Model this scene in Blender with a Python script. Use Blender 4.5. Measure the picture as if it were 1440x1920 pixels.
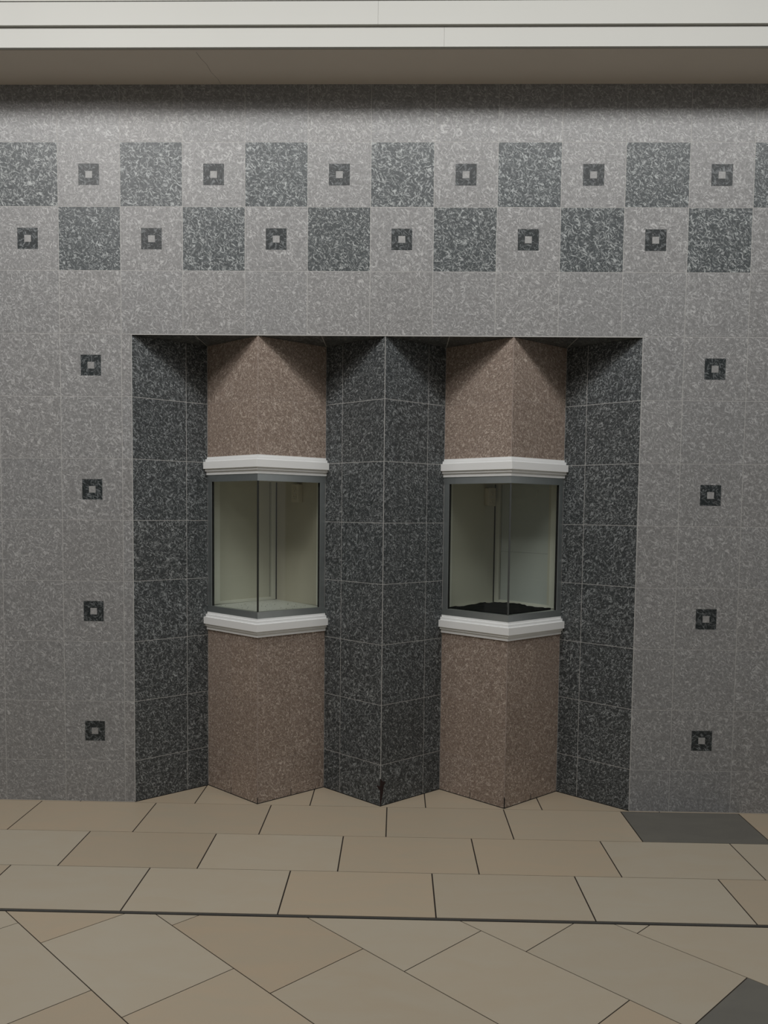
import bpy, bmesh, math, random
from mathutils import Vector, Matrix

# ------------------------------------------------------------------ camera, world, lights, exposure
for o in list(bpy.data.objects): bpy.data.objects.remove(o)
SC = bpy.context.scene; COL = SC.collection
F_PX, PCX, PCY = 1586.3551, 706.639, 1061.0794          # focal length and principal point for a 1440x1920 frame
RM = [[0.9996520168639798, -0.010447436727729418, 0.02422181342504207],
      [0.012007387532668251, 0.9978013732636895, -0.0651785406229369],
      [-0.023487610019279972, 0.06544670029050818, 0.9975796016342087]]   # right, down, forward over (x, -z, y)
cam_d = bpy.data.cameras.new('camera'); cam = bpy.data.objects.new('camera', cam_d); COL.objects.link(cam)
ax = [Vector((r[0], r[2], -r[1])) for r in RM]
M = Matrix((ax[0], -ax[1], -ax[2])).transposed().to_4x4()
M.translation = Vector((1.86688658, -4.36136568, 1.55525393)); cam.matrix_world = M
cam_d.sensor_fit = 'VERTICAL'; cam_d.sensor_height = 24; cam_d.lens = F_PX / 1920 * 24
cam_d.shift_x = (720 - PCX) / 1920; cam_d.shift_y = (PCY - 960) / 1920
cam_d.clip_start = .05
SC.camera = cam

world = bpy.data.worlds.new('world'); SC.world = world; world.use_nodes = True
wn = world.node_tree; bg = wn.nodes['Background']; bg.inputs[0].default_value = (1, .99, .975, 1)
wt = wn.nodes.new('ShaderNodeTexCoord'); wsx = wn.nodes.new('ShaderNodeSeparateXYZ'); wmr = wn.nodes.new('ShaderNodeMapRange')   # the hall is brighter towards the right
wmr.inputs['From Min'].default_value = -.3; wmr.inputs['From Max'].default_value = .95; wmr.inputs['To Min'].default_value = .105; wmr.inputs['To Max'].default_value = .24
wn.links.new(wt.outputs['Generated'], wsx.inputs[0]); wn.links.new(wsx.outputs[0], wmr.inputs['Value']); wn.links.new(wmr.outputs[0], bg.inputs[1])

def area(name, loc, sx, sy, power, col, target):
    l = bpy.data.lights.new(name, 'AREA'); l.shape = 'RECTANGLE'; l.size = sx; l.size_y = sy; l.energy = power; l.color = col
    o = bpy.data.objects.new(name, l); COL.objects.link(o); o.location = loc
    o.rotation_euler = (Vector(target) - Vector(loc)).to_track_quat('-Z', 'Y').to_euler(); return o
area('ceiling_strip_light', (1.7, -1.8, 4.35), 7.0, .42, 102, (1, .99, .98), (1.7, -.6, 2.4))
area('ceiling_panel_light', (.9, -3.2, 4.9), 4.0, .6, 26, (1, .965, .92), (.9, -3.2, 0))
area('ceiling_downlight', (-.5, -3.0, 4.4), .7, .7, 34, (1, .95, .93), (-.1, -2.4, 0))

SC.view_settings.view_transform = 'Standard'; SC.view_settings.look = 'None'
SC.view_settings.gamma = 1; SC.view_settings.use_curve_mapping = False
SC.view_settings.exposure = -0.05

# ------------------------------------------------------------------ measured layout (metres)
T, X0, Z0 = 0.31738, 0.1271, 0.2207                    # wall tile module, first joint, lowest joint
FL, FR, FE, FX = 0.6096, 0.3976, 0.0163, 0.0018         # floor tile length, row depth, first joint, phase
XR, WR, D = 0.49596, 0.6498, 0.2931                     # alcove left edge, pillar pitch, alcove depth
AP = [XR + i * WR for i in range(5)]                    # alcove edge, apex, apex, apex, alcove edge
H = WR / 2; LF = math.hypot(H, D)
ZL = 2.438; ZS = 3.674; SD = 0.322                      # lintel, soffit height, soffit depth
R_ = random.Random(7)

# ------------------------------------------------------------------ materials
def sl(r, g, b): return tuple(((c / 255) / 12.92 if c / 255 <= .04045 else ((c / 255 + .055) / 1.055) ** 2.4) for c in (r, g, b)) + (1,)
def newmat(name):
    m = bpy.data.materials.new(name); m.use_nodes = True; nt = m.node_tree
    return m, nt, nt.nodes['Principled BSDF']
def plain(name, col, rough=.6, metal=0, noise=0, scale=8, bump=0, spec=.5):
    m, nt, b = newmat(name); N = nt.nodes; Lk = nt.links
    b.inputs['Roughness'].default_value = rough; b.inputs['Metallic'].default_value = metal
    b.inputs['Specular IOR Level'].default_value = spec; b.inputs['Base Color'].default_value = col
    if noise or bump:
        tc = N.new('ShaderNodeTexCoord'); n = N.new('ShaderNodeTexNoise'); n.inputs['Scale'].default_value = scale; n.inputs['Detail'].default_value = 5
        Lk.new(tc.outputs['Object'], n.inputs['Vector'])
        if noise:
            mx = N.new('ShaderNodeMix'); mx.data_type = 'RGBA'
            mx.inputs['A'].default_value = tuple(c * (1 - noise) for c in col[:3]) + (1,); mx.inputs['B'].default_value = tuple(min(1, c * (1 + noise)) for c in col[:3]) + (1,)
            Lk.new(n.outputs['Fac'], mx.inputs['Factor']); Lk.new(mx.outputs['Result'], b.inputs['Base Color'])
        if bump:
            bp = N.new('ShaderNodeBump'); bp.inputs['Strength'].default_value = bump; bp.inputs['Distance'].default_value = .002
            Lk.new(n.outputs['Fac'], bp.inputs['Height']); Lk.new(bp.outputs['Normal'], b.inputs['Normal'])
    return m

def marble(name, base, dark, stroke, rough=.38, amount=1.0, scale=1.0, width=.028):
    """Fibrous marbled ceramic: short curly pale strokes broken up over a mottled ground."""
    m, nt, b = newmat(name); N = nt.nodes; Lk = nt.links
    def math_(op, a, c=None, d=None):
        n = N.new('ShaderNodeMath'); n.operation = op
        for i, v in enumerate((a, c, d)):
            if v is None: continue
            if isinstance(v, (int, float)): n.inputs[i].default_value = v
            else: Lk.new(v, n.inputs[i])
        return n.outputs[0]
    def noise(vec, sc, det=2, rough=.5, dist=0):
        n = N.new('ShaderNodeTexNoise'); n.inputs['Scale'].default_value = sc * scale; n.inputs['Detail'].default_value = det
        n.inputs['Roughness'].default_value = rough; n.inputs['Distortion'].default_value = dist; Lk.new(vec, n.inputs['Vector']); return n.outputs['Fac']
    at = N.new('ShaderNodeAttribute'); at.attribute_name = 'tc'
    def off(v):
        a = N.new('ShaderNodeVectorMath'); a.operation = 'ADD'; a.inputs[1].default_value = v; Lk.new(at.outputs['Vector'], a.inputs[0]); return a.outputs[0]
    def ridge(v, sc, w, dist):
        f = noise(off(v), sc, 1.5, .5, dist); d = math_('ABSOLUTE', math_('SUBTRACT', f, .5))
        r = N.new('ShaderNodeMapRange'); r.interpolation_type = 'SMOOTHSTEP'; r.inputs['From Min'].default_value = 0; r.inputs['From Max'].default_value = w
        r.inputs['To Min'].default_value = 1; r.inputs['To Max'].default_value = 0; Lk.new(d, r.inputs['Value']); return r.outputs[0]
    def mask(v, sc, lo, hi):
        f = noise(off(v), sc, 1); r = N.new('ShaderNodeMapRange'); r.inputs['From Min'].default_value = lo; r.inputs['From Max'].default_value = hi
        Lk.new(f, r.inputs['Value']); return r.outputs[0]
    # short fibres: four layers of stretched noise lying in different directions, bent by a slow warp
    wn_ = N.new('ShaderNodeTexNoise'); wn_.inputs['Scale'].default_value = 20 * scale; wn_.inputs['Detail'].default_value = 1; Lk.new(at.outputs['Vector'], wn_.inputs['Vector'])
    wv = N.new('ShaderNodeVectorMath'); wv.operation = 'MULTIPLY_ADD'; wv.inputs[1].default_value = (.045 / scale, .045 / scale, 0)
    Lk.new(wn_.outputs['Color'], wv.inputs[0]); Lk.new(at.outputs['Vector'], wv.inputs[2])
    s = None
    for ang, o3, lo, hi, gain in ((-28, 0, .555, .70, 1), (22, 11, .565, .71, .9), (66, 23, .575, .72, .9), (-68, 37, .555, .70, 1)):
        vr = N.new('ShaderNodeVectorRotate'); vr.rotation_type = 'Z_AXIS'; vr.inputs['Angle'].default_value = math.radians(ang); Lk.new(wv.outputs[0], vr.inputs['Vector'])
        mp = N.new('ShaderNodeMapping'); mp.inputs['Scale'].default_value = (120 * scale, 36 * scale, 9); mp.inputs['Location'].default_value = (o3, o3 * 1.7, o3); Lk.new(vr.outputs[0], mp.inputs['Vector'])
        nn_ = N.new('ShaderNodeTexNoise'); nn_.inputs['Scale'].default_value = 1; nn_.inputs['Detail'].default_value = 2; nn_.inputs['Roughness'].default_value = .55; Lk.new(mp.outputs[0], nn_.inputs['Vector'])
        rg = N.new('ShaderNodeMapRange'); rg.interpolation_type = 'SMOOTHSTEP'; rg.inputs['From Min'].default_value = lo; rg.inputs['From Max'].default_value = hi; rg.inputs['To Max'].default_value = gain
        Lk.new(nn_.outputs['Fac'], rg.inputs['Value']); s = rg.outputs[0] if s is None else math_('MAXIMUM', s, rg.outputs[0])
    s = math_('MULTIPLY', s, math_('ADD', .55, math_('MULTIPLY', mask((3, 1, 2), 26, .36, .56), .45)))
    g = N.new('ShaderNodeMix'); g.data_type = 'RGBA'; g.inputs['A'].default_value = dark; g.inputs['B'].default_value = base
    r = N.new('ShaderNodeMapRange'); r.inputs['From Min'].default_value = .36; r.inputs['From Max'].default_value = .62
    Lk.new(noise(off((2, 2, 2)), 70, 4, .7), r.inputs['Value']); Lk.new(r.outputs[0], g.inputs['Factor'])
    o = N.new('ShaderNodeMix'); o.data_type = 'RGBA'; o.inputs['B'].default_value = stroke
    Lk.new(math_('MULTIPLY', s, amount), o.inputs['Factor']); Lk.new(g.outputs['Result'], o.inputs['A'])
    # each tile fires a touch lighter or darker
    v = N.new('ShaderNodeMix'); v.data_type = 'RGBA'; v.blend_type = 'MULTIPLY'; v.inputs['Factor'].default_value = 1
    ag = N.new('ShaderNodeAttribute'); ag.attribute_name = 'shade'; Lk.new(o.outputs['Result'], v.inputs['A']); Lk.new(ag.outputs['Color'], v.inputs['B'])
    Lk.new(v.outputs['Result'], b.inputs['Base Color']); b.inputs['Roughness'].default_value = rough
    b.inputs['Specular IOR Level'].default_value = .35
    bp = N.new('ShaderNodeBump'); bp.inputs['Strength'].default_value = .15; bp.inputs['Distance'].default_value = .0006
    Lk.new(s, bp.inputs['Height']); Lk.new(bp.outputs['Normal'], b.inputs['Normal'])
    return m

def floor_tile(name, base, var, rough=.42):
    m, nt, b = newmat(name); N = nt.nodes; Lk = nt.links
    at = N.new('ShaderNodeAttribute'); at.attribute_name = 'tc'
    n = N.new('ShaderNodeTexNoise'); n.inputs['Scale'].default_value = 3.5; n.inputs['Detail'].default_value = 6; n.inputs['Roughness'].default_value = .6; n.inputs['Distortion'].default_value = .8
    mp = N.new('ShaderNodeMapping'); mp.inputs['Scale'].default_value = (1, 2.4, 1); Lk.new(at.outputs['Vector'], mp.inputs['Vector']); Lk.new(mp.outputs[0], n.inputs['Vector'])
    mx = N.new('ShaderNodeMix'); mx.data_type = 'RGBA'; mx.inputs['A'].default_value = base; mx.inputs['B'].default_value = var
    r = N.new('ShaderNodeMapRange'); r.inputs['From Min'].default_value = .38; r.inputs['From Max'].default_value = .68
    Lk.new(n.outputs['Fac'], r.inputs['Value']); Lk.new(r.outputs[0], mx.inputs['Factor'])
    v = N.new('ShaderNodeMix'); v.data_type = 'RGBA'; v.blend_type = 'MULTIPLY'; v.inputs['Factor'].default_value = 1
    ag = N.new('ShaderNodeAttribute'); ag.attribute_name = 'shade'; Lk.new(mx.outputs['Result'], v.inputs['A']); Lk.new(ag.outputs['Color'], v.inputs['B'])
    Lk.new(v.outputs['Result'], b.inputs['Base Color']); b.inputs['Roughness'].default_value = rough; b.inputs['Specular IOR Level'].default_value = .4
    return m

MAT = {
 'light': marble('grey_marbled_tile', (.246, .246, .243, 1), (.178, .178, .176, 1), (.47, .47, .465, 1), amount=.85, scale=1.2),
 'dark': marble('charcoal_marbled_tile', (.076, .086, .089, 1), (.042, .048, .050, 1), (.38, .40, .395, 1), amount=1.0, scale=1.2),
 'deep': marble('black_marbled_wall_tile', (.054, .060, .062, 1), (.022, .025, .026, 1), (.33, .35, .352, 1), amount=.9, scale=1.4),
 'inlay': marble('black_marbled_tile', (.026, .029, .030, 1), (.012, .018, .019, 1), (.19, .205, .21, 1), amount=.8),
 'chip': marble('pale_marbled_tile', (.30, .30, .295, 1), (.25, .25, .245, 1), (.42, .42, .41, 1), amount=.6),
 'pink': marble('rose_marbled_tile', (.278, .216, .176, 1), (.168, .128, .103, 1), (.58, .50, .43, 1), amount=.9, scale=1.55),
 'grout': plain('pale_grout', (.42, .415, .40, 1), .9),
 'pgrout': plain('rose_grout', (.36, .30, .265, 1), .9),
 'fgrout': plain('dark_floor_grout', (.022, .016, .011, 1), .95),
 'f1': floor_tile('beige_floor_tile', (.385, .328, .243, 1), (.405, .33, .238, 1)),
 'f2': floor_tile('pale_floor_tile', (.405, .36, .28, 1), (.40, .345, .26, 1)),
 'f3': floor_tile('grey_floor_tile', (.125, .12, .104, 1), (.14, .135, .115, 1), .5),
 'fascia': plain('cream_painted_board', (.395, .395, .367, 1), .5, noise=.03, scale=3),
 'soffit': plain('taupe_painted_soffit', (.60, .54, .47, 1), .8, noise=.04, scale=4),
 'white': plain('white_painted_moulding', (.80, .81, .80, 1), .45),
 'metal': plain('brushed_aluminium', (.55, .59, .59, 1), .42, 1, noise=.06, scale=40),
 'cream': plain('cream_laminate_panel', (.55, .53, .45, 1), .5, noise=.03),
 'tan': plain('tan_painted_panel', (.50, .46, .38, 1), .6, noise=.04),
 'cool': plain('pale_laminate_panel', (.50, .52, .50, 1), .45, noise=.03),
 'strip': plain('white_laminate_strip', (.68, .67, .60, 1), .45),
 'gap': plain('black_shadow_gap_filler', (.006, .006, .006, 1), .9),
 'plate': plain('ivory_plastic', (.58, .53, .43, 1), .4),
 'carpet': plain('black_carpet', (.0035, .004, .004, 1), 1, noise=.5, scale=300, bump=.6, spec=.1),
 'rust': plain('rusty_steel', (.016, .005, .004, 1), .9, noise=.5, scale=60),
 'dust': plain('dark_grit', (.03, .028, .024, 1), .9),
 'strip_metal': plain('worn_metal_strip', (.10, .098, .09, 1), .55, .6, noise=.15, scale=30),
 'silicone': plain('dark_silicone', (.012, .013, .011, 1), .4),
}
# laminate of the case floor: off-white with dark flecks
m, nt, b = newmat('speckled_laminate'); N = nt.nodes; Lk = nt.links
tc = N.new('ShaderNodeTexCoord'); vo = N.new('ShaderNodeTexVoronoi'); vo.inputs['Scale'].default_value = 110; Lk.new(tc.outputs['Object'], vo.inputs['Vector'])
r = N.new('ShaderNodeMapRange'); r.inputs['From Min'].default_value = .08; r.inputs['From Max'].default_value = .22; Lk.new(vo.outputs['Distance'], r.inputs['Value'])
mx = N.new('ShaderNodeMix'); mx.data_type = 'RGBA'; mx.inputs['A'].default_value = (.26, .26, .24, 1); mx.inputs['B'].default_value = (.54, .54, .51, 1)
Lk.new(r.outputs[0], mx.inputs['Factor']); Lk.new(mx.outputs['Result'], b.inputs['Base Color']); b.inputs['Roughness'].default_value = .4; MAT['speck'] = m
# thin glass pane: see-through with a fresnel reflection
m = bpy.data.materials.new('clear_glass'); m.use_nodes = True; nt = m.node_tree; N = nt.nodes; N.clear()
out = N.new('ShaderNodeOutputMaterial'); tr = N.new('ShaderNodeBsdfTransparent'); tr.inputs[0].default_value = (.93, .95, .93, 1)
gl = N.new('ShaderNodeBsdfGlossy'); gl.inputs['Roughness'].default_value = .02; lw = N.new('ShaderNodeLayerWeight'); lw.inputs[0].default_value = .5
pw = N.new('ShaderNodeMath'); pw.operation = 'POWER'; pw.inputs[1].default_value = 5; nt.links.new(lw.outputs['Facing'], pw.inputs[0])
fr = N.new('ShaderNodeMath'); fr.operation = 'MULTIPLY_ADD'; fr.inputs[1].default_value = .8; fr.inputs[2].default_value = .04; nt.links.new(pw.outputs[0], fr.inputs[0])
ms = N.new('ShaderNodeMixShader'); nt.links.new(fr.outputs[0], ms.inputs[0]); nt.links.new(tr.outputs[0], ms.inputs[1]); nt.links.new(gl.outputs[0], ms.inputs[2]); nt.links.new(ms.outputs[0], out.inputs[0]); MAT['glass'] = m

# ------------------------------------------------------------------ helpers
def link(name, bm, mats, parent=None, kind=None, smooth=False):
    me = bpy.data.meshes.new(name); bm.normal_update(); bm.to_mesh(me); bm.free()
    for mt in (mats if isinstance(mats, (list, tuple)) else [mats]): me.materials.append(MAT[mt])
    o = bpy.data.objects.new(name, me); COL.objects.link(o)
    if parent: o.parent = parent; o.matrix_parent_inverse = Matrix.Translation(-parent.location)
    if kind: o['kind'] = kind
    if smooth:
        for p in me.polygons: p.use_smooth = True
    return o
def thing(name, loc, label, cat, group=None):
    o = bpy.data.objects.new(name, None); o.empty_display_size = .1; COL.objects.link(o); o.location = loc
    o['label'] = label; o['category'] = cat
    if group: o['group'] = group
    return o
def tag(o, label, cat=None, group=None):
    o['label'] = label
    if cat: o['category'] = cat
    if group: o['group'] = group
    return o
def clip(poly, a, b, c):                                # keep a*x + b*y <= c
    out = []
    for i, p in enumerate(poly):
        q = poly[(i + 1) % len(poly)]; dp = a * p[0] + b * p[1] - c; dq = a * q[0] + b * q[1] - c
        if dp <= 0: out.append(p)
        if (dp < 0 < dq) or (dq < 0 < dp):
            t = dp / (dp - dq); out.append((p[0] + (q[0] - p[0]) * t, p[1] + (q[1] - p[1]) * t))
    return out
def clip_rect(poly, u0, u1, v0, v1):
    for a, b, c in ((1, 0, u1), (-1, 0, -u0), (0, 1, v1), (0, -1, -v0)):
        if poly: poly = clip(poly, a, b, c)
    return poly
def rect(u0, u1, v0, v1): return [(u0, v0), (u1, v0), (u1, v1), (u0, v1)]

class Tiles:
    """Tiles laid on one surface: every tile a slab standing proud of the grout, with its own slice of the pattern."""
    def __init__(s, o, u, v, n, depth=.0006):
        s.bm = bmesh.new(); s.o, s.u, s.v, s.n, s.depth = Vector(o), Vector(u), Vector(v), Vector(n), depth
        s.tc = s.bm.loops.layers.float_vector.new('tc'); s.sh = s.bm.loops.layers.float_color.new('shade')
    def P(s, p, h=0): return s.o + s.u * p[0] + s.v * p[1] + s.n * h
    def face(s, vs, mi, tcs, shade):
        f = s.bm.faces.new(vs); f.material_index = mi
        for lp, t in zip(f.loops, tcs): lp[s.tc] = t; lp[s.sh] = (shade[0], shade[1], shade[2], 1)
        return f
    def tile(s, poly, mi, var=.05, tint=0, rot=False, ch=.0008):
        if not poly or len(poly) < 3: return
        ar = abs(sum(poly[i][0] * poly[(i + 1) % len(poly)][1] - poly[(i + 1) % len(poly)][0] * poly[i][1] for i in range(len(poly)))) / 2
        if ar < 2e-6: return
        off = Vector((R_.uniform(0, 50), R_.uniform(0, 50), R_.uniform(0, 50)))
        g = 1 + R_.uniform(-var, var); t = R_.uniform(-tint, tint); shade = (g * (1 + t), g, g * (1 - t))
        a = R_.choice((0, 1, 2, 3)) * math.pi / 2 if rot else 0; ca, sa = math.cos(a), math.sin(a)
        T_ = [off + Vector((p[0] * ca - p[1] * sa, p[0] * sa + p[1] * ca, 0)) for p in poly]
        top = [s.bm.verts.new(s.P(p, 0)) for p in poly]; low = [s.bm.verts.new(s.P(p, -s.depth * 1.4)) for p in poly]
        s.face(top, mi, T_, shade); n = len(poly)
        for i in range(n):
            j = (i + 1) % n; s.face([top[i], low[i], low[j], top[j]], mi, [T_[i], T_[i], T_[j], T_[j]], shade)
    def bed(s, poly, mi, h=None):
        h = -s.depth if h is None else h
        vs = [s.bm.verts.new(s.P(p, h)) for p in poly]; s.face(vs, mi, [Vector((p[0], p[1], 0)) for p in poly], (1, 1, 1))
def box(bm, x0, x1, y0, y1, z0, z1, bevel=0, xf=None):
    vs = [bm.verts.new((x, y, z)) for x in (x0, x1) for y in (y0, y1) for z in (z0, z1)]
    fs = [bm.faces.new([vs[i] for i in q]) for q in ((0, 1, 3, 2), (4, 6, 7, 5), (0, 4, 5, 1), (2, 3, 7, 6), (0, 2, 6, 4), (1, 5, 7, 3))]
    if xf:
        for v in vs: v.co = xf(v.co)
    bmesh.ops.recalc_face_normals(bm, faces=fs)
    if bevel: bmesh.ops.bevel(bm, geom=list({e for f in fs for e in f.edges}), offset=bevel, segments=2, affect='EDGES', profile=.5)
def facebox(bm, fr, s0, s1, n0, n1, z0, z1, bevel=0):
    """Box in a vertical face's own frame: fr = (origin xy, direction xy, outward normal xy)."""
    (ox, oy), (dx, dy), (nx, ny) = fr
    box(bm, s0, s1, n0, n1, z0, z1, bevel, lambda c: Vector((ox + dx * c.x + nx * c.y, oy + dy * c.x + ny * c.y, c.z)))
def prism(bm, rings):
    """rings: list of closed rings (same length) of 3-D points, joined in order, capped at both ends."""
    V = [[bm.verts.new(p) for p in r] for r in rings]
    n = len(V[0])
    for a, b_ in zip(V, V[1:]):
        for i in range(n): bm.faces.new([a[i], a[(i + 1) % n], b_[(i + 1) % n], b_[i]])
    bm.faces.new(V[0]); bm.faces.new(V[-1][::-1]); bmesh.ops.recalc_face_normals(bm, faces=bm.faces[:])

G = .0015                                               # half a wall joint
def cells(u0, u1, uo, du, v0, v1, vo, dv):
    i0 = math.floor((u0 - uo) / du); k0 = math.floor((v0 - vo) / dv)
    i = i0
    while uo + i * du < u1:
        k = k0
        while vo + k * dv < v1:
            yield i, k, clip_rect(rect(uo + i * du + G, uo + (i + 1) * du - G, vo + k * dv + G, vo + (k + 1) * dv - G), u0, u1, v0, v1)
            k += 1
        i += 1

# ------------------------------------------------------------------ the setting: tiled front wall
XA, XB, ZT = -2.05, 5.8, ZS + .02
w = Tiles((0, 0, 0), (1, 0, 0), (0, 0, 1), (0, -1, 0))
inlays = []
def is_inlay(i, k): return (k == 9 and i % 2 == 0) or (k == 8 and i % 2 == 1) or (k in (0, 2, 4, 6) and i in (0, 10))
def is_dark(i, k): return (k == 9 and i % 2 == 1) or (k == 8 and i % 2 == 0)
for (u0, u1, v0, v1) in ((XA, AP[0] - .002, .003, Z0 + 7 * T - G * 0), (AP[4] + .002, XB, .003, Z0 + 7 * T), (XA, XB, Z0 + 7 * T, ZT)):
    w.bed(rect(u0 - (.002 if u0 > 3 else 0), u1 + (.002 if u1 < .6 else 0), v0 - .003 if v0 < 1 else v0 - .004, v1 - (.004 if v0 < 1 else 0)), 1)
    for i, k, poly in cells(u0, u1, X0, T, v0, v1, Z0, T):
        if not poly: continue
        if is_inlay(i, k):
            cx, cz, h = X0 + (i + .5) * T, Z0 + (k + .5) * T, .0530
            inlays.append((i, k, cx, cz))
            a0, a1, b0, b1 = X0 + i * T + G, X0 + (i + 1) * T - G, Z0 + k * T + G, Z0 + (k + 1) * T - G
            st = R_.getstate()
            for q in (rect(a0, cx - h, b0, b1), rect(cx + h, a1, b0, b1), rect(cx - h, cx + h, b0, cz - h), rect(cx - h, cx + h, cz + h, b1)):
                R_.setstate(st); w.tile(q, 0, .03)
        else:
            w.tile(poly, 2 if is_dark(i, k) else 0, .03, .006)
wall = link('wall_back', w.bm, ['light', 'grout', 'dark'], kind='structure')
for i, k, cx, cz in inlays:                             # dark square let into a grey tile, with a pale square at its heart
    t = Tiles((cx, 0, cz), (1, 0, 0), (0, 0, 1), (0, -1, 0)); h, c = .0524, .0175; st = R_.getstate()
    for q in (rect(-h, -c, -h, h), rect(c, h, -h, h), rect(-c, c, -h, -c), rect(-c, c, c, h)): R_.setstate(st); t.tile(q, 0, .08)
    o = link('inlay_square', t.bm, 'inlay', wall); o['label'] = 'dark marbled square let into a grey tile'
    t = Tiles((cx, 0, cz), (1, 0, 0), (0, 0, 1), (0, -1, 0)); c = .0170; t.tile(rect(-c, c, -c, c), 0, .1)
    q = link('inlay_centre', t.bm, 'chip', o); q['label'] = 'small pale square at the heart of the inlay'

# solid wall behind the tiles
bm = bmesh.new()
box(bm, XA, AP[0] - .004, .004, .12, 0, ZT); box(bm, AP[4] + .004, XB, .004, .12, 0, ZT); box(bm, AP[0] - .004, AP[4] + .004, .004, 1.1, ZL + .02, ZT)
box(bm, AP[0] - .3, AP[4] + .3, 1.0, 1.1, 0, ZL + .02); box(bm, AP[0] - .3, AP[0] - .2, .12, 1.0, 0, ZL + .02); box(bm, AP[4] + .2, AP[4] + .3, .12, 1.0, 0, ZL + .02)
link('wall_core', bm, 'grout', wall)

# ------------------------------------------------------------------ zig-zag faces of the alcove
def frame_of(i, side):                                  # face running inward from apex i to the right (+1) or left (-1)
    d = Vector((side * H / LF, D / LF)); n = Vector((side * D / LF, -H / LF)); return (AP[i], 0), (d.x, d.y), (n.x, n.y)
def zig(ts, i, side, z0, z1, first, mi, gm, var=.05, notch=None, g=G, drop_first=False):
    """Tiles one face; u runs from the apex inward."""
    (ox, oy), (dx, dy), (nx, ny) = frame_of(i, side)
    ts.o, ts.u, ts.v, ts.n = Vector((ox, oy, 0)), Vector((dx, dy, 0)), Vector((0, 0, 1)), Vector((nx, ny, 0))
    e = .0022
    lo, hi = z0 + (.001 if z0 < .01 else 0), z1
    cols = [(.0030, first - g), (first + g, LF - e)]
    ts.bed(rect(0, LF, z0, z1), gm)
    if notch: ts.bed([(0, z0), (.05, z0), (.05, .2), (0, .2)], 2, -.0004)
    k = -1
    while Z0 + k * T < z1:
        for c0, c1 in cols:
            q = clip_rect(rect(c0, c1, Z0 + k * T + g, Z0 + (k + 1) * T - g), 0, LF, lo, hi)
            if notch and k == -1 and c0 < .01 and q:
                q = [p for p in q if not (p[0] < .01 and p[1] < .01)]
                top = max(p[1] for p in q); q = notch + [(c1, lo), (c1, top), (c0, top)]
            ts.tile(q, mi, var, .008)
        k += 1
    if side < 0:
        pass
def base_joint(parent, i, side):                        # dark open joint where the tiles meet the floor
    bm = bmesh.new(); facebox(bm, frame_of(i, side), .0, LF, -.004, .0006, 0, .0042); o = link('floor_joint', bm, 'gap', parent)
def new_tiles(): return Tiles((0, 0, 0), (1, 0, 0), (0, 0, 1), (0, -1, 0))
TOPZ = ZL - .001
t = new_tiles(); zig(t, 0, 1, 0, TOPZ, .309, 0, 1); bmesh.ops.recalc_face_normals(t.bm, faces=t.bm.faces[:0]); link('wall_left', t.bm, ['deep', 'grout'], kind='structure'); base_joint(bpy.data.objects['wall_left'], 0, 1)
t = new_tiles(); zig(t, 4, -1, 0, TOPZ, .309, 0, 1); link('wall_right', t.bm, ['deep', 'grout'], kind='structure'); base_joint(bpy.data.objects['wall_right'], 4, -1)

p = thing('tiled_pillar', (AP[2], 0, 0), 'charcoal marbled tile wedge pillar between the two rose pillars, chipped at its foot', 'pillar', 'wedge pillars in the alcove')
t = new_tiles()
nr = [(.0014, .003), (.0030, .045), (.0058, .095), (.0060, .108), (.0105, .118), (.0112, .124), (.0040, .127), (.0014, .142)]
nl = [(.0014, .003), (.0018, .055), (.0016, .083), (.0085, .094), (.0105, .103), (.0014, .106)]
def notchify(pts): return pts[::-1]
zig(t, 2, 1, 0, TOPZ, .309, 0, 1, notch=None)
zig(t, 2, -1, 0, TOPZ, .309, 0, 1, notch=None)
link('shaft', t.bm, ['deep', 'grout'], p); base_joint(p, 2, 1); base_joint(p, 2, -1)

def cavity(parent, i, outline_r, outline_l, mat='rust'):
    """Broken corner: a dark hollow exposed where the tile edge has come away (stands in the joint, a hair above the bed)."""
    bm = bmesh.new()
    for side, ol in ((1, outline_r), (-1, outline_l)):
        (ox, oy), (dx, dy), (nx, ny) = frame_of(i, side)
        ring = lambda h: [Vector((ox + dx * a + nx * h, oy + dy * a + ny * h, z)) for a, z in ol]
        A, B = [bm.verts.new(q) for q in ring(.0006)], [bm.verts.new(q) for q in ring(-.006)]
        bm.faces.new(A)
        for a in range(len(A)): b_ = (a + 1) % len(A); bm.faces.new([A[a], B[a], B[b_], A[b_]])
    o = link('chipped_corner', bm, mat, parent); o['label'] = 'broken tile corner baring dark rusty metal'
cavity(p, 2, [(0, .0), (.004, .012), (.010, .045), (.019, .07), (.022, .108), (.032, .120), (.034, .128), (.014, .131), (.004, .146), (0, .148)],
       [(0, 0), (.003, .03), (.002, .083), (.013, .091), (.030, .106), (.0, .108)])

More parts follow.
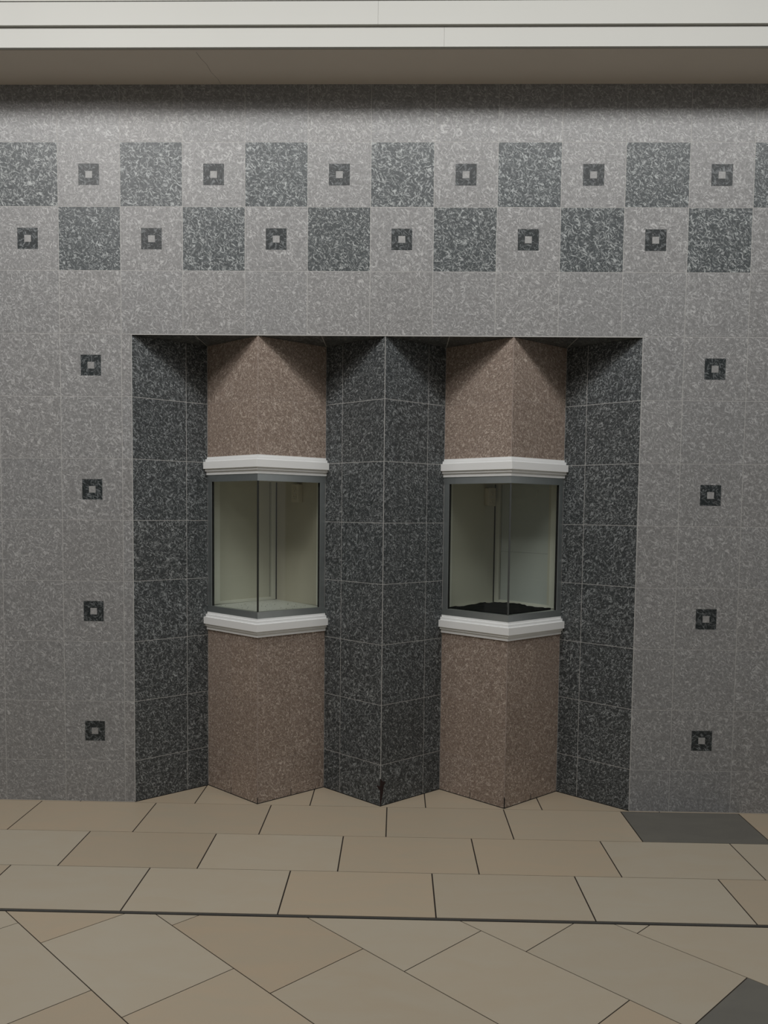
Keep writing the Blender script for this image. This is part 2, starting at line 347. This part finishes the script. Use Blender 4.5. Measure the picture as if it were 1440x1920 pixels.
for i, lab in ((1, 'rose-brown marbled tile wedge pillar holding the left display case with the speckled white floor'),
               (3, 'rose-brown marbled tile wedge pillar holding the right display case with the black mat')):
    p = thing('tiled_pillar', (AP[i], 0, 0), lab, 'pillar', 'wedge pillars in the alcove')
    for z0, z1, nm in ((1.80, TOPZ, 'upper_shaft'), (0, .925, 'lower_shaft')):
        t = new_tiles(); zig(t, i, 1, z0, z1, .215, 0, 1, .05, g=.0011); zig(t, i, -1, z0, z1, .225, 0, 1, .05, g=.0011)
        link(nm, t.bm, ['pink', 'pgrout'], p)
    base_joint(p, i, 1); base_joint(p, i, -1)
    if i == 3:
        cavity(p, 3, [(0, 0), (.004, 0), (.0045, .03), (.006, .05), (.0, .062)], [(0, 0), (.003, 0), (.002, .04), (0, .05)], 'gap')
    else:
        cavity(p, 1, [(0, 0), (.002, 0), (.001, .03), (.0, .035)], [(0, 0), (.002, 0), (.0015, .03), (0, .036)], 'gap')
    # open joints at the foot of the tiles
    bm = bmesh.new()
    for side, u in ((1, .215), (-1, .225)): facebox(bm, frame_of(i, side), u - .0016, u + .0016, -.002, .0006, 0, .038)
    o = link('open_joint', bm, 'gap', p); o['label'] = 'short open joint at the foot'

# tiled underside of the lintel (alcove ceiling)
t = Tiles((0, 0, ZL), (1, 0, 0), (0, 1, 0), (0, 0, -1)); t.bed(rect(AP[0], AP[4], 0, 1.0)[::-1], 1)
for j in range(8):
    t.tile(rect(AP[0] + j * H + .002, AP[0] + (j + 1) * H - .002, .003, .33)[::-1], 0)
for v_ in range(2):
    for j in range(8): t.tile(rect(AP[0] + j * H + .002, AP[0] + (j + 1) * H - .002, .334 + v_ * .32, .65 + v_ * .32)[::-1], 0)
link('ceiling.001', t.bm, ['deep', 'grout'], kind='structure')

# ------------------------------------------------------------------ soffit and its painted boards
bm = bmesh.new(); box(bm, XA, XB, -SD + .004, .12, ZS, 4.5); link('ceiling', bm, 'soffit', kind='structure')
# reveal behind the boards, then the two boards, each butted from two lengths
def board(n, z0, z1, y0, joint):
    bm = bmesh.new(); xs = [XA, joint, XB]
    for a, b_ in zip(xs, xs[1:]): box(bm, a + .0002, b_ - .0002, y0, -SD + .006, z0, z1, .0008)
    link('trim_%d' % n, bm, 'fascia', kind='structure')
board(1, ZS + .002, 3.775, -SD - .014, 2.055)
board(2, 3.767, 3.8700, -SD - .030, 1.752)
board(3, 3.8765, 4.1, -SD - .026, 2.6)
# hairline crack in the soffit paint
bm = bmesh.new(); pts = [(.905, -.30), (.915, -.24), (.93, -.19), (.935, -.12), (.955, -.05), (.958, -.005)]
for (a, b_), (c, d) in zip(pts, pts[1:]):
    vs = [bm.verts.new(q) for q in ((a - .0006, b_, ZS - .0003), (a + .0006, b_, ZS - .0003), (c + .0006, d, ZS - .0003), (c - .0006, d, ZS - .0003))]; bm.faces.new(vs)
o = link('trim_4', bm, 'dust', kind='structure')

# ------------------------------------------------------------------ floor
f = Tiles((0, 0, 0), (1, 0, 0), (0, 1, 0), (0, 0, 1), .002)
f.bed(rect(XA, XB, -7.5, 1.0), 1, -.0022)
g = .0017; gx = .0030
def ftile(poly, mi=None):
    f.tile(poly, mi if mi is not None else R_.choice((0, 0, 2)), .045, .012)
for row in range(-4, 3):                                # rows parallel to the wall; row 0 touches it
    ph = {0: 0, 1: 2 / 3, 2: 1 / 3}[row % 3]
    y1, y0 = -(FE + row * FR), -(FE + (row + 1) * FR)
    if row == 0: y1 = -.007
    if row == -1: y0 = -.007
    for n in range(-6, 12):
        x0 = FX + (n + ph) * FL
        q = clip_rect(rect(x0 + gx, x0 + FL - gx, y0 + g, y1 - g), XA, XB, -9, .7)
        kinds = {0: {5: 3}, 1: {-1: 2, 0: 0, 1: 2, 2: 0, 3: 0, 4: 2, 5: 2}, 2: {-1: 0, 0: 2, 1: 2, 2: 0, 3: 2, 4: 2, 5: 0}}.get(row, {})
        ftile(q, kinds.get(n, 0 if row < 1 else None))
SEAM0, SEAM1 = -(FE + 3 * FR) - .001, -(FE + 3 * FR) - .022
A_ = .7808; ca, sa = math.cos(A_), math.sin(A_); DP, DW, DLn = -.6091, .4101, .6085
# diagonal field: u along (ca,-sa), w across (sa,ca)
for c in range(-14, 22):
    s0 = 1.259 + .2032 * c
    for n in range(-12, 14):
        a0, a1, b0, b1 = s0 + n * DLn + .002, s0 + (n + 1) * DLn - .002, DP + c * DW - DW + .002, DP + c * DW - .002
        poly = [(ca * u + sa * v, -sa * u + ca * v) for u, v in ((a0, b0), (a1, b0), (a1, b1), (a0, b1))]
        q = clip(poly, 0, 1, SEAM1 - .001)
        if q: q = clip_rect(q, XA, XB, -7.5, 0)
        if not q: continue
        cxx = sum(p[0] for p in q) / len(q); cyy = sum(p[1] for p in q) / len(q)
        grey = (c == 4 and abs(s0 + n * DLn - 3.281) < .05)
        ftile(q, 3 if grey else (0 if (c, n) in ((1, -1), (1, 1), (0, 1), (2, 0), (3, 2), (2, 2), (4, -1)) else 2))
fl = link('floor', f.bm, ['f1', 'fgrout', 'f2', 'f3'], kind='structure')
bm = bmesh.new(); box(bm, XA, XB, SEAM1 + .004, SEAM0 - .004, -.004, .0008); link('trim_5', bm, 'strip_metal', kind='structure')

# ------------------------------------------------------------------ display cases
PROF = [(.004, 0), (.004, .12), (.014, .12), (.014, .27), (.027, .27), (.027, .66), (.017, .66), (.017, .80), (.008, .80), (.008, 1.0)]
def plan(i, t):                                         # offset t in front of the wedge: left end, apex, right end
    s = t * LF / (2 * H * D); e = -.0008
    return [Vector((AP[i] - H - s * H, D - s * D + e)), Vector((AP[i], -t * LF / H)), Vector((AP[i] + H + s * H, D - s * D + e))]
def moulding(i, ztop, hgt):
    bm = bmesh.new(); prof = PROF + [(-.012, 1.0), (-.012, 0)]
    rings = []
    for k in range(3): rings.append([Vector((*plan(i, t)[k], ztop - z * hgt)) for t, z in prof])
    prism(bm, rings); return bm
def vrail(i, z0, z1, t0=.003, t1=-.022):
    bm = bmesh.new(); rings = [[Vector((*plan(i, t)[k], z)) for t, z in ((t0, z0), (t0, z1), (t1, z1), (t1, z0))] for k in range(3)]
    prism(bm, rings); return bm
BY = .66; ZF = 1.0205; ZC = 1.715
def case(i, mirror, label, glabel):
    c = thing('display_case', (AP[i], 0, .887), label, 'display case', 'corner display cases')
    link('crown_moulding', moulding(i, 1.8368, .0974), 'white', c)
    link('base_moulding', moulding(i, .9847, .0974), 'white', c)
    fr = link('top_rail', vrail(i, 1.7024, 1.7405), 'metal', c); link('bottom_rail', vrail(i, .980, 1.0200), 'metal', c)
    for side in (-1, 1):
        F = frame_of(i, side)
        bm = bmesh.new(); facebox(bm, F, LF - .038, LF - .003, -.013, .003, 1.0195, 1.703, .0008)
        link('stile', bm, 'metal', c)
        bm = bmesh.new(); facebox(bm, F, LF - .0405, LF - .0375, -.0135, -.001, 1.020, 1.7025); link('glazing_bead', bm, 'gap', c)
        bm = bmesh.new(); facebox(bm, F, .004, LF - .041, -.012, -.006, 1.018, 1.706); link('glass_pane', bm, 'glass', c)
        bm = bmesh.new(); facebox(bm, F, LF - .0026, LF - .0002, -.01, .0015, 1.0, 1.735); o = link('sealant_bead', bm, 'grout', c)
    bm = bmesh.new(); box(bm, AP[i] - .0040, AP[i] + .0040, -.001, .016, 1.019, 1.703, .001)
    link('corner_joint', bm, 'silicone' if not mirror else 'joint_grey', c)
    # inside: diamond plan, back corner B
    L_, R2, B = Vector((AP[i] - H, D)), Vector((AP[i] + H, D)), Vector((AP[i], BY))
    bm = bmesh.new()
    def slab(z0, z1, e=.006):
        pts = [(AP[i], .022), (AP[i] + H - .004, D - .0), (AP[i], BY + .01), (AP[i] - H + .004, D)]
        V0 = [bm.verts.new((*p, z0)) for p in pts]; V1 = [bm.verts.new((*p, z1)) for p in pts]
        bm.faces.new(V1); bm.faces.new(V0[::-1])
        for a in range(4): b_ = (a + 1) % 4; bm.faces.new([V0[a], V0[b_], V1[b_], V1[a]])
    slab(ZF - .02, ZF - .002); link('case_floor', bm, 'speck', c)
    bm = bmesh.new(); slab(ZC, ZC + .015); link('case_top', bm, 'tan', c)
    for w_ in (-1, 1):
        P0 = L_ if w_ < 0 else R2
        d = (B - P0); ln = d.length; d /= ln; n = Vector((-d.y, d.x)); n = n if n.y < 0 else -n
        F = ((P0.x, P0.y), (d.x, d.y), (n.x, n.y))
        door_side = (w_ < 0) != mirror
        if door_side:
            pn = link('access_door', (lambda bm: (facebox(bm, F, 0, ln, -.012, -.005, ZF - .002, ZC), bm)[1])(bmesh.new()), 'cream' if not mirror else 'cool', c)
            for s0, s1, z0, z1, th in ((.012, .082, ZF, ZC, .0), (.082, .098, ZF + .018, ZC, -.0025), (ln - .035, ln - .0005, ZF, ZC, .0), (ln - .0365 - .006, ln - .038, ZF + .018, ZC, -.002)):
                bm = bmesh.new(); facebox(bm, F, s0, s1, -.006, th, z0, z1, .0006); link('door_frame', bm, 'strip' if th == 0 else 'cream', pn)
            bm = bmesh.new(); facebox(bm, F, .082, ln - .035, -.006, -.001, ZF - .001, ZF + .016, .0006); link('door_frame', bm, 'strip', pn)
            bm = bmesh.new(); facebox(bm, F, ln - .0378, ln - .0352, -.0055, -.0045, ZF + .016, ZC); facebox(bm, F, ln - .0450, ln - .0432, -.0055, -.0045, ZF + .016, ZC)
            link('door_gap', bm, 'gap', pn)
            if mirror:
                bm = bmesh.new(); facebox(bm, F, .098, ln - .045, -.0052, -.0046, 1.322, 1.324); link('panel_seam', bm, 'seam', pn)
                wallF = (F, ln)
        else:
            pn = link('back_panel', (lambda bm: (facebox(bm, F, 0, ln, -.012, -.003, ZF - .002, ZC), bm)[1])(bmesh.new()), 'tan' if not mirror else 'cream', c)
            bm = bmesh.new(); facebox(bm, F, .012, .078, -.004, .002, ZF, ZC, .0006); link('edge_strip', bm, 'strip', pn)
            bm = bmesh.new(); facebox(bm, F, ln - .006, ln - .0015, -.003, -.0015, ZF, ZC); link('corner_gap', bm, 'gap', pn)
            # surface box with a duplex outlet
            s_c = ln * (.515 if not mirror else .845)
            zc = 1.6475 if not mirror else 1.640
            root = thing('power_outlet', (P0.x + d.x * s_c, P0.y + d.y * s_c, zc - .05), glabel, 'power outlet', 'outlets in the display cases')
            hw = .034
            bm = bmesh.new(); facebox(bm, F, s_c - hw, s_c + hw, -.003, .026, zc - .050, zc + .050, .002); link('outlet_box', bm, 'plate', root)
            bm = bmesh.new(); facebox(bm, F, s_c - hw - .001, s_c + hw + .001, .026, .030, zc - .052, zc + .052, .0012); pl = link('cover_plate', bm, 'plate', root)
            for dz in (-.021, .021):
                bm = bmesh.new(); facebox(bm, F, s_c - .017, s_c + .017, .029, .0318, zc + dz - .014, zc + dz + .014, .004); so = link('socket', bm, 'plate', root)
                bm = bmesh.new()
                for q in (-.0065, .0065): facebox(bm, F, s_c + q - .0009, s_c + q + .0009, .0318, .0321, zc + dz - .001, zc + dz + .008)
                facebox(bm, F, s_c - .002, s_c + .002, .0318, .0321, zc + dz - .009, zc + dz - .005)
                link('socket_slot', bm, 'gap', so)
            bm = bmesh.new(); facebox(bm, F, s_c - .0025, s_c + .0025, .030, .0312, zc - .0025, zc + .0025, .0005); link('screw', bm, 'metal', root)
    return c
MAT['joint_grey'] = plain('grey_silicone', (.060, .064, .062, 1), .35)
MAT['seam'] = plain('panel_seam_shadow', (.30, .31, .29, 1), .8)
case(1, False, 'glass corner display case with white mouldings, speckled white floor strewn with grit', 'ivory outlet box on the tan wall inside the case with the speckled white floor')
case(3, True, 'glass corner display case with white mouldings, holding the ragged black mat', 'ivory outlet box by the back corner inside the case with the black mat')

# black mat in the right case: thick ragged carpet offcut curling up at the edges
rr = random.Random(3); bm = bmesh.new()
cx = AP[3]; corners = [(cx, .034), (cx + H - .050, D + .004), (cx + .004, BY - .030), (cx - H + .035, D + .004)]
ring = []
for a in range(4):
    p0, p1 = Vector(corners[a]), Vector(corners[(a + 1) % 4])
    for s in range(22):
        q = p0.lerp(p1, s / 22); c0 = Vector((cx, D)); jj = rr.uniform(-.004, .003) if a in (1, 2) else 0
        ring.append(q + (q - c0).normalized() * jj)
cen = Vector((cx, D + .01)); rings_ = []
for s in (1, .85, .6, .3):
    row = []
    for idx, q in enumerate(ring):
        p_ = cen.lerp(q, s); back = 1 if 22 <= idx < 66 else 0
        z = ZF + .004 + (.003 * math.sin(p_.x * 37) * math.sin(p_.y * 29) + (.004 * rr.random() + .003 * math.sin(idx * .4) if s == 1 else 0)) * (1 if back else .25)
        row.append(bm.verts.new((p_.x, p_.y, max(z, ZF + .002))))
    rings_.append(row)
n = len(ring)
for a, b_ in zip(rings_, rings_[1:]):
    for i in range(n): bm.faces.new([a[i], a[(i + 1) % n], b_[(i + 1) % n], b_[i]])
bm.faces.new(rings_[-1])
low = [bm.verts.new((v.co.x, v.co.y, ZF - .0018)) for v in rings_[0]]
for i in range(n): bm.faces.new([rings_[0][(i + 1) % n], rings_[0][i], low[i], low[(i + 1) % n]])
bm.faces.new(low)
bmesh.ops.recalc_face_normals(bm, faces=bm.faces[:])
tag(link('carpet_mat', bm, 'carpet'), 'ragged black carpet mat covering the floor of the right display case', 'mat')
# pale crumb on the mat
bm = bmesh.new(); bmesh.ops.create_icosphere(bm, subdivisions=1, radius=.0045, matrix=Matrix.Translation((cx + .02, .15, ZF + .012)) @ Matrix.Diagonal((1, .7, .8, 1)))
tag(link('plaster_crumb', bm, 'strip'), 'tiny pale crumb lying on the black carpet mat', 'crumb')

# small hook near the top of the back panel in the right case
bm = bmesh.new()
d = (Vector((cx, BY)) - Vector((cx + H, D))); ln = d.length; d /= ln; nn = Vector((-d.y, d.x)); nn = nn if nn.y < 0 else -nn
F = ((cx + H, D), (d.x, d.y), (nn.x, nn.y)); sc = ln * .365
facebox(bm, F, sc - .0015, sc + .0015, -.006, .006, 1.672, 1.675); facebox(bm, F, sc - .0012, sc + .0012, .0035, .006, 1.648, 1.674, .0004); facebox(bm, F, sc - .0012, sc + .0012, .0035, .012, 1.646, 1.6486, .0004)
tag(link('wall_hook', bm, 'strip'), 'small pale hook high on the back panel of the right display case', 'hook')

# grit scattered over the left case's floor
bm = bmesh.new(); cx = AP[1]
for _ in range(110):
    a, b_ = rr.uniform(-.92, .92), rr.uniform(-.92, .92)
    x = cx + (a - b_) / 2 * H * .9; y = .31 + (a + b_) / 2 * .27
    if abs(x - cx) / (H * .86) + abs(y - .32) / .27 > 1: continue
    if rr.random() < .35 and abs(x - cx) < .12: continue
    s = rr.choice((.0009, .0012, .0016, .0021)); bmesh.ops.create_icosphere(bm, subdivisions=1, radius=s, matrix=Matrix.Translation((x, y, ZF - .002 + s * .5)) @ Matrix.Diagonal((1, rr.uniform(.6, 1.4), .6, 1)))
o = tag(link('grit', bm, 'dust'), 'dark grit scattered over the speckled floor of the left display case', 'grit'); o['kind'] = 'stuff'
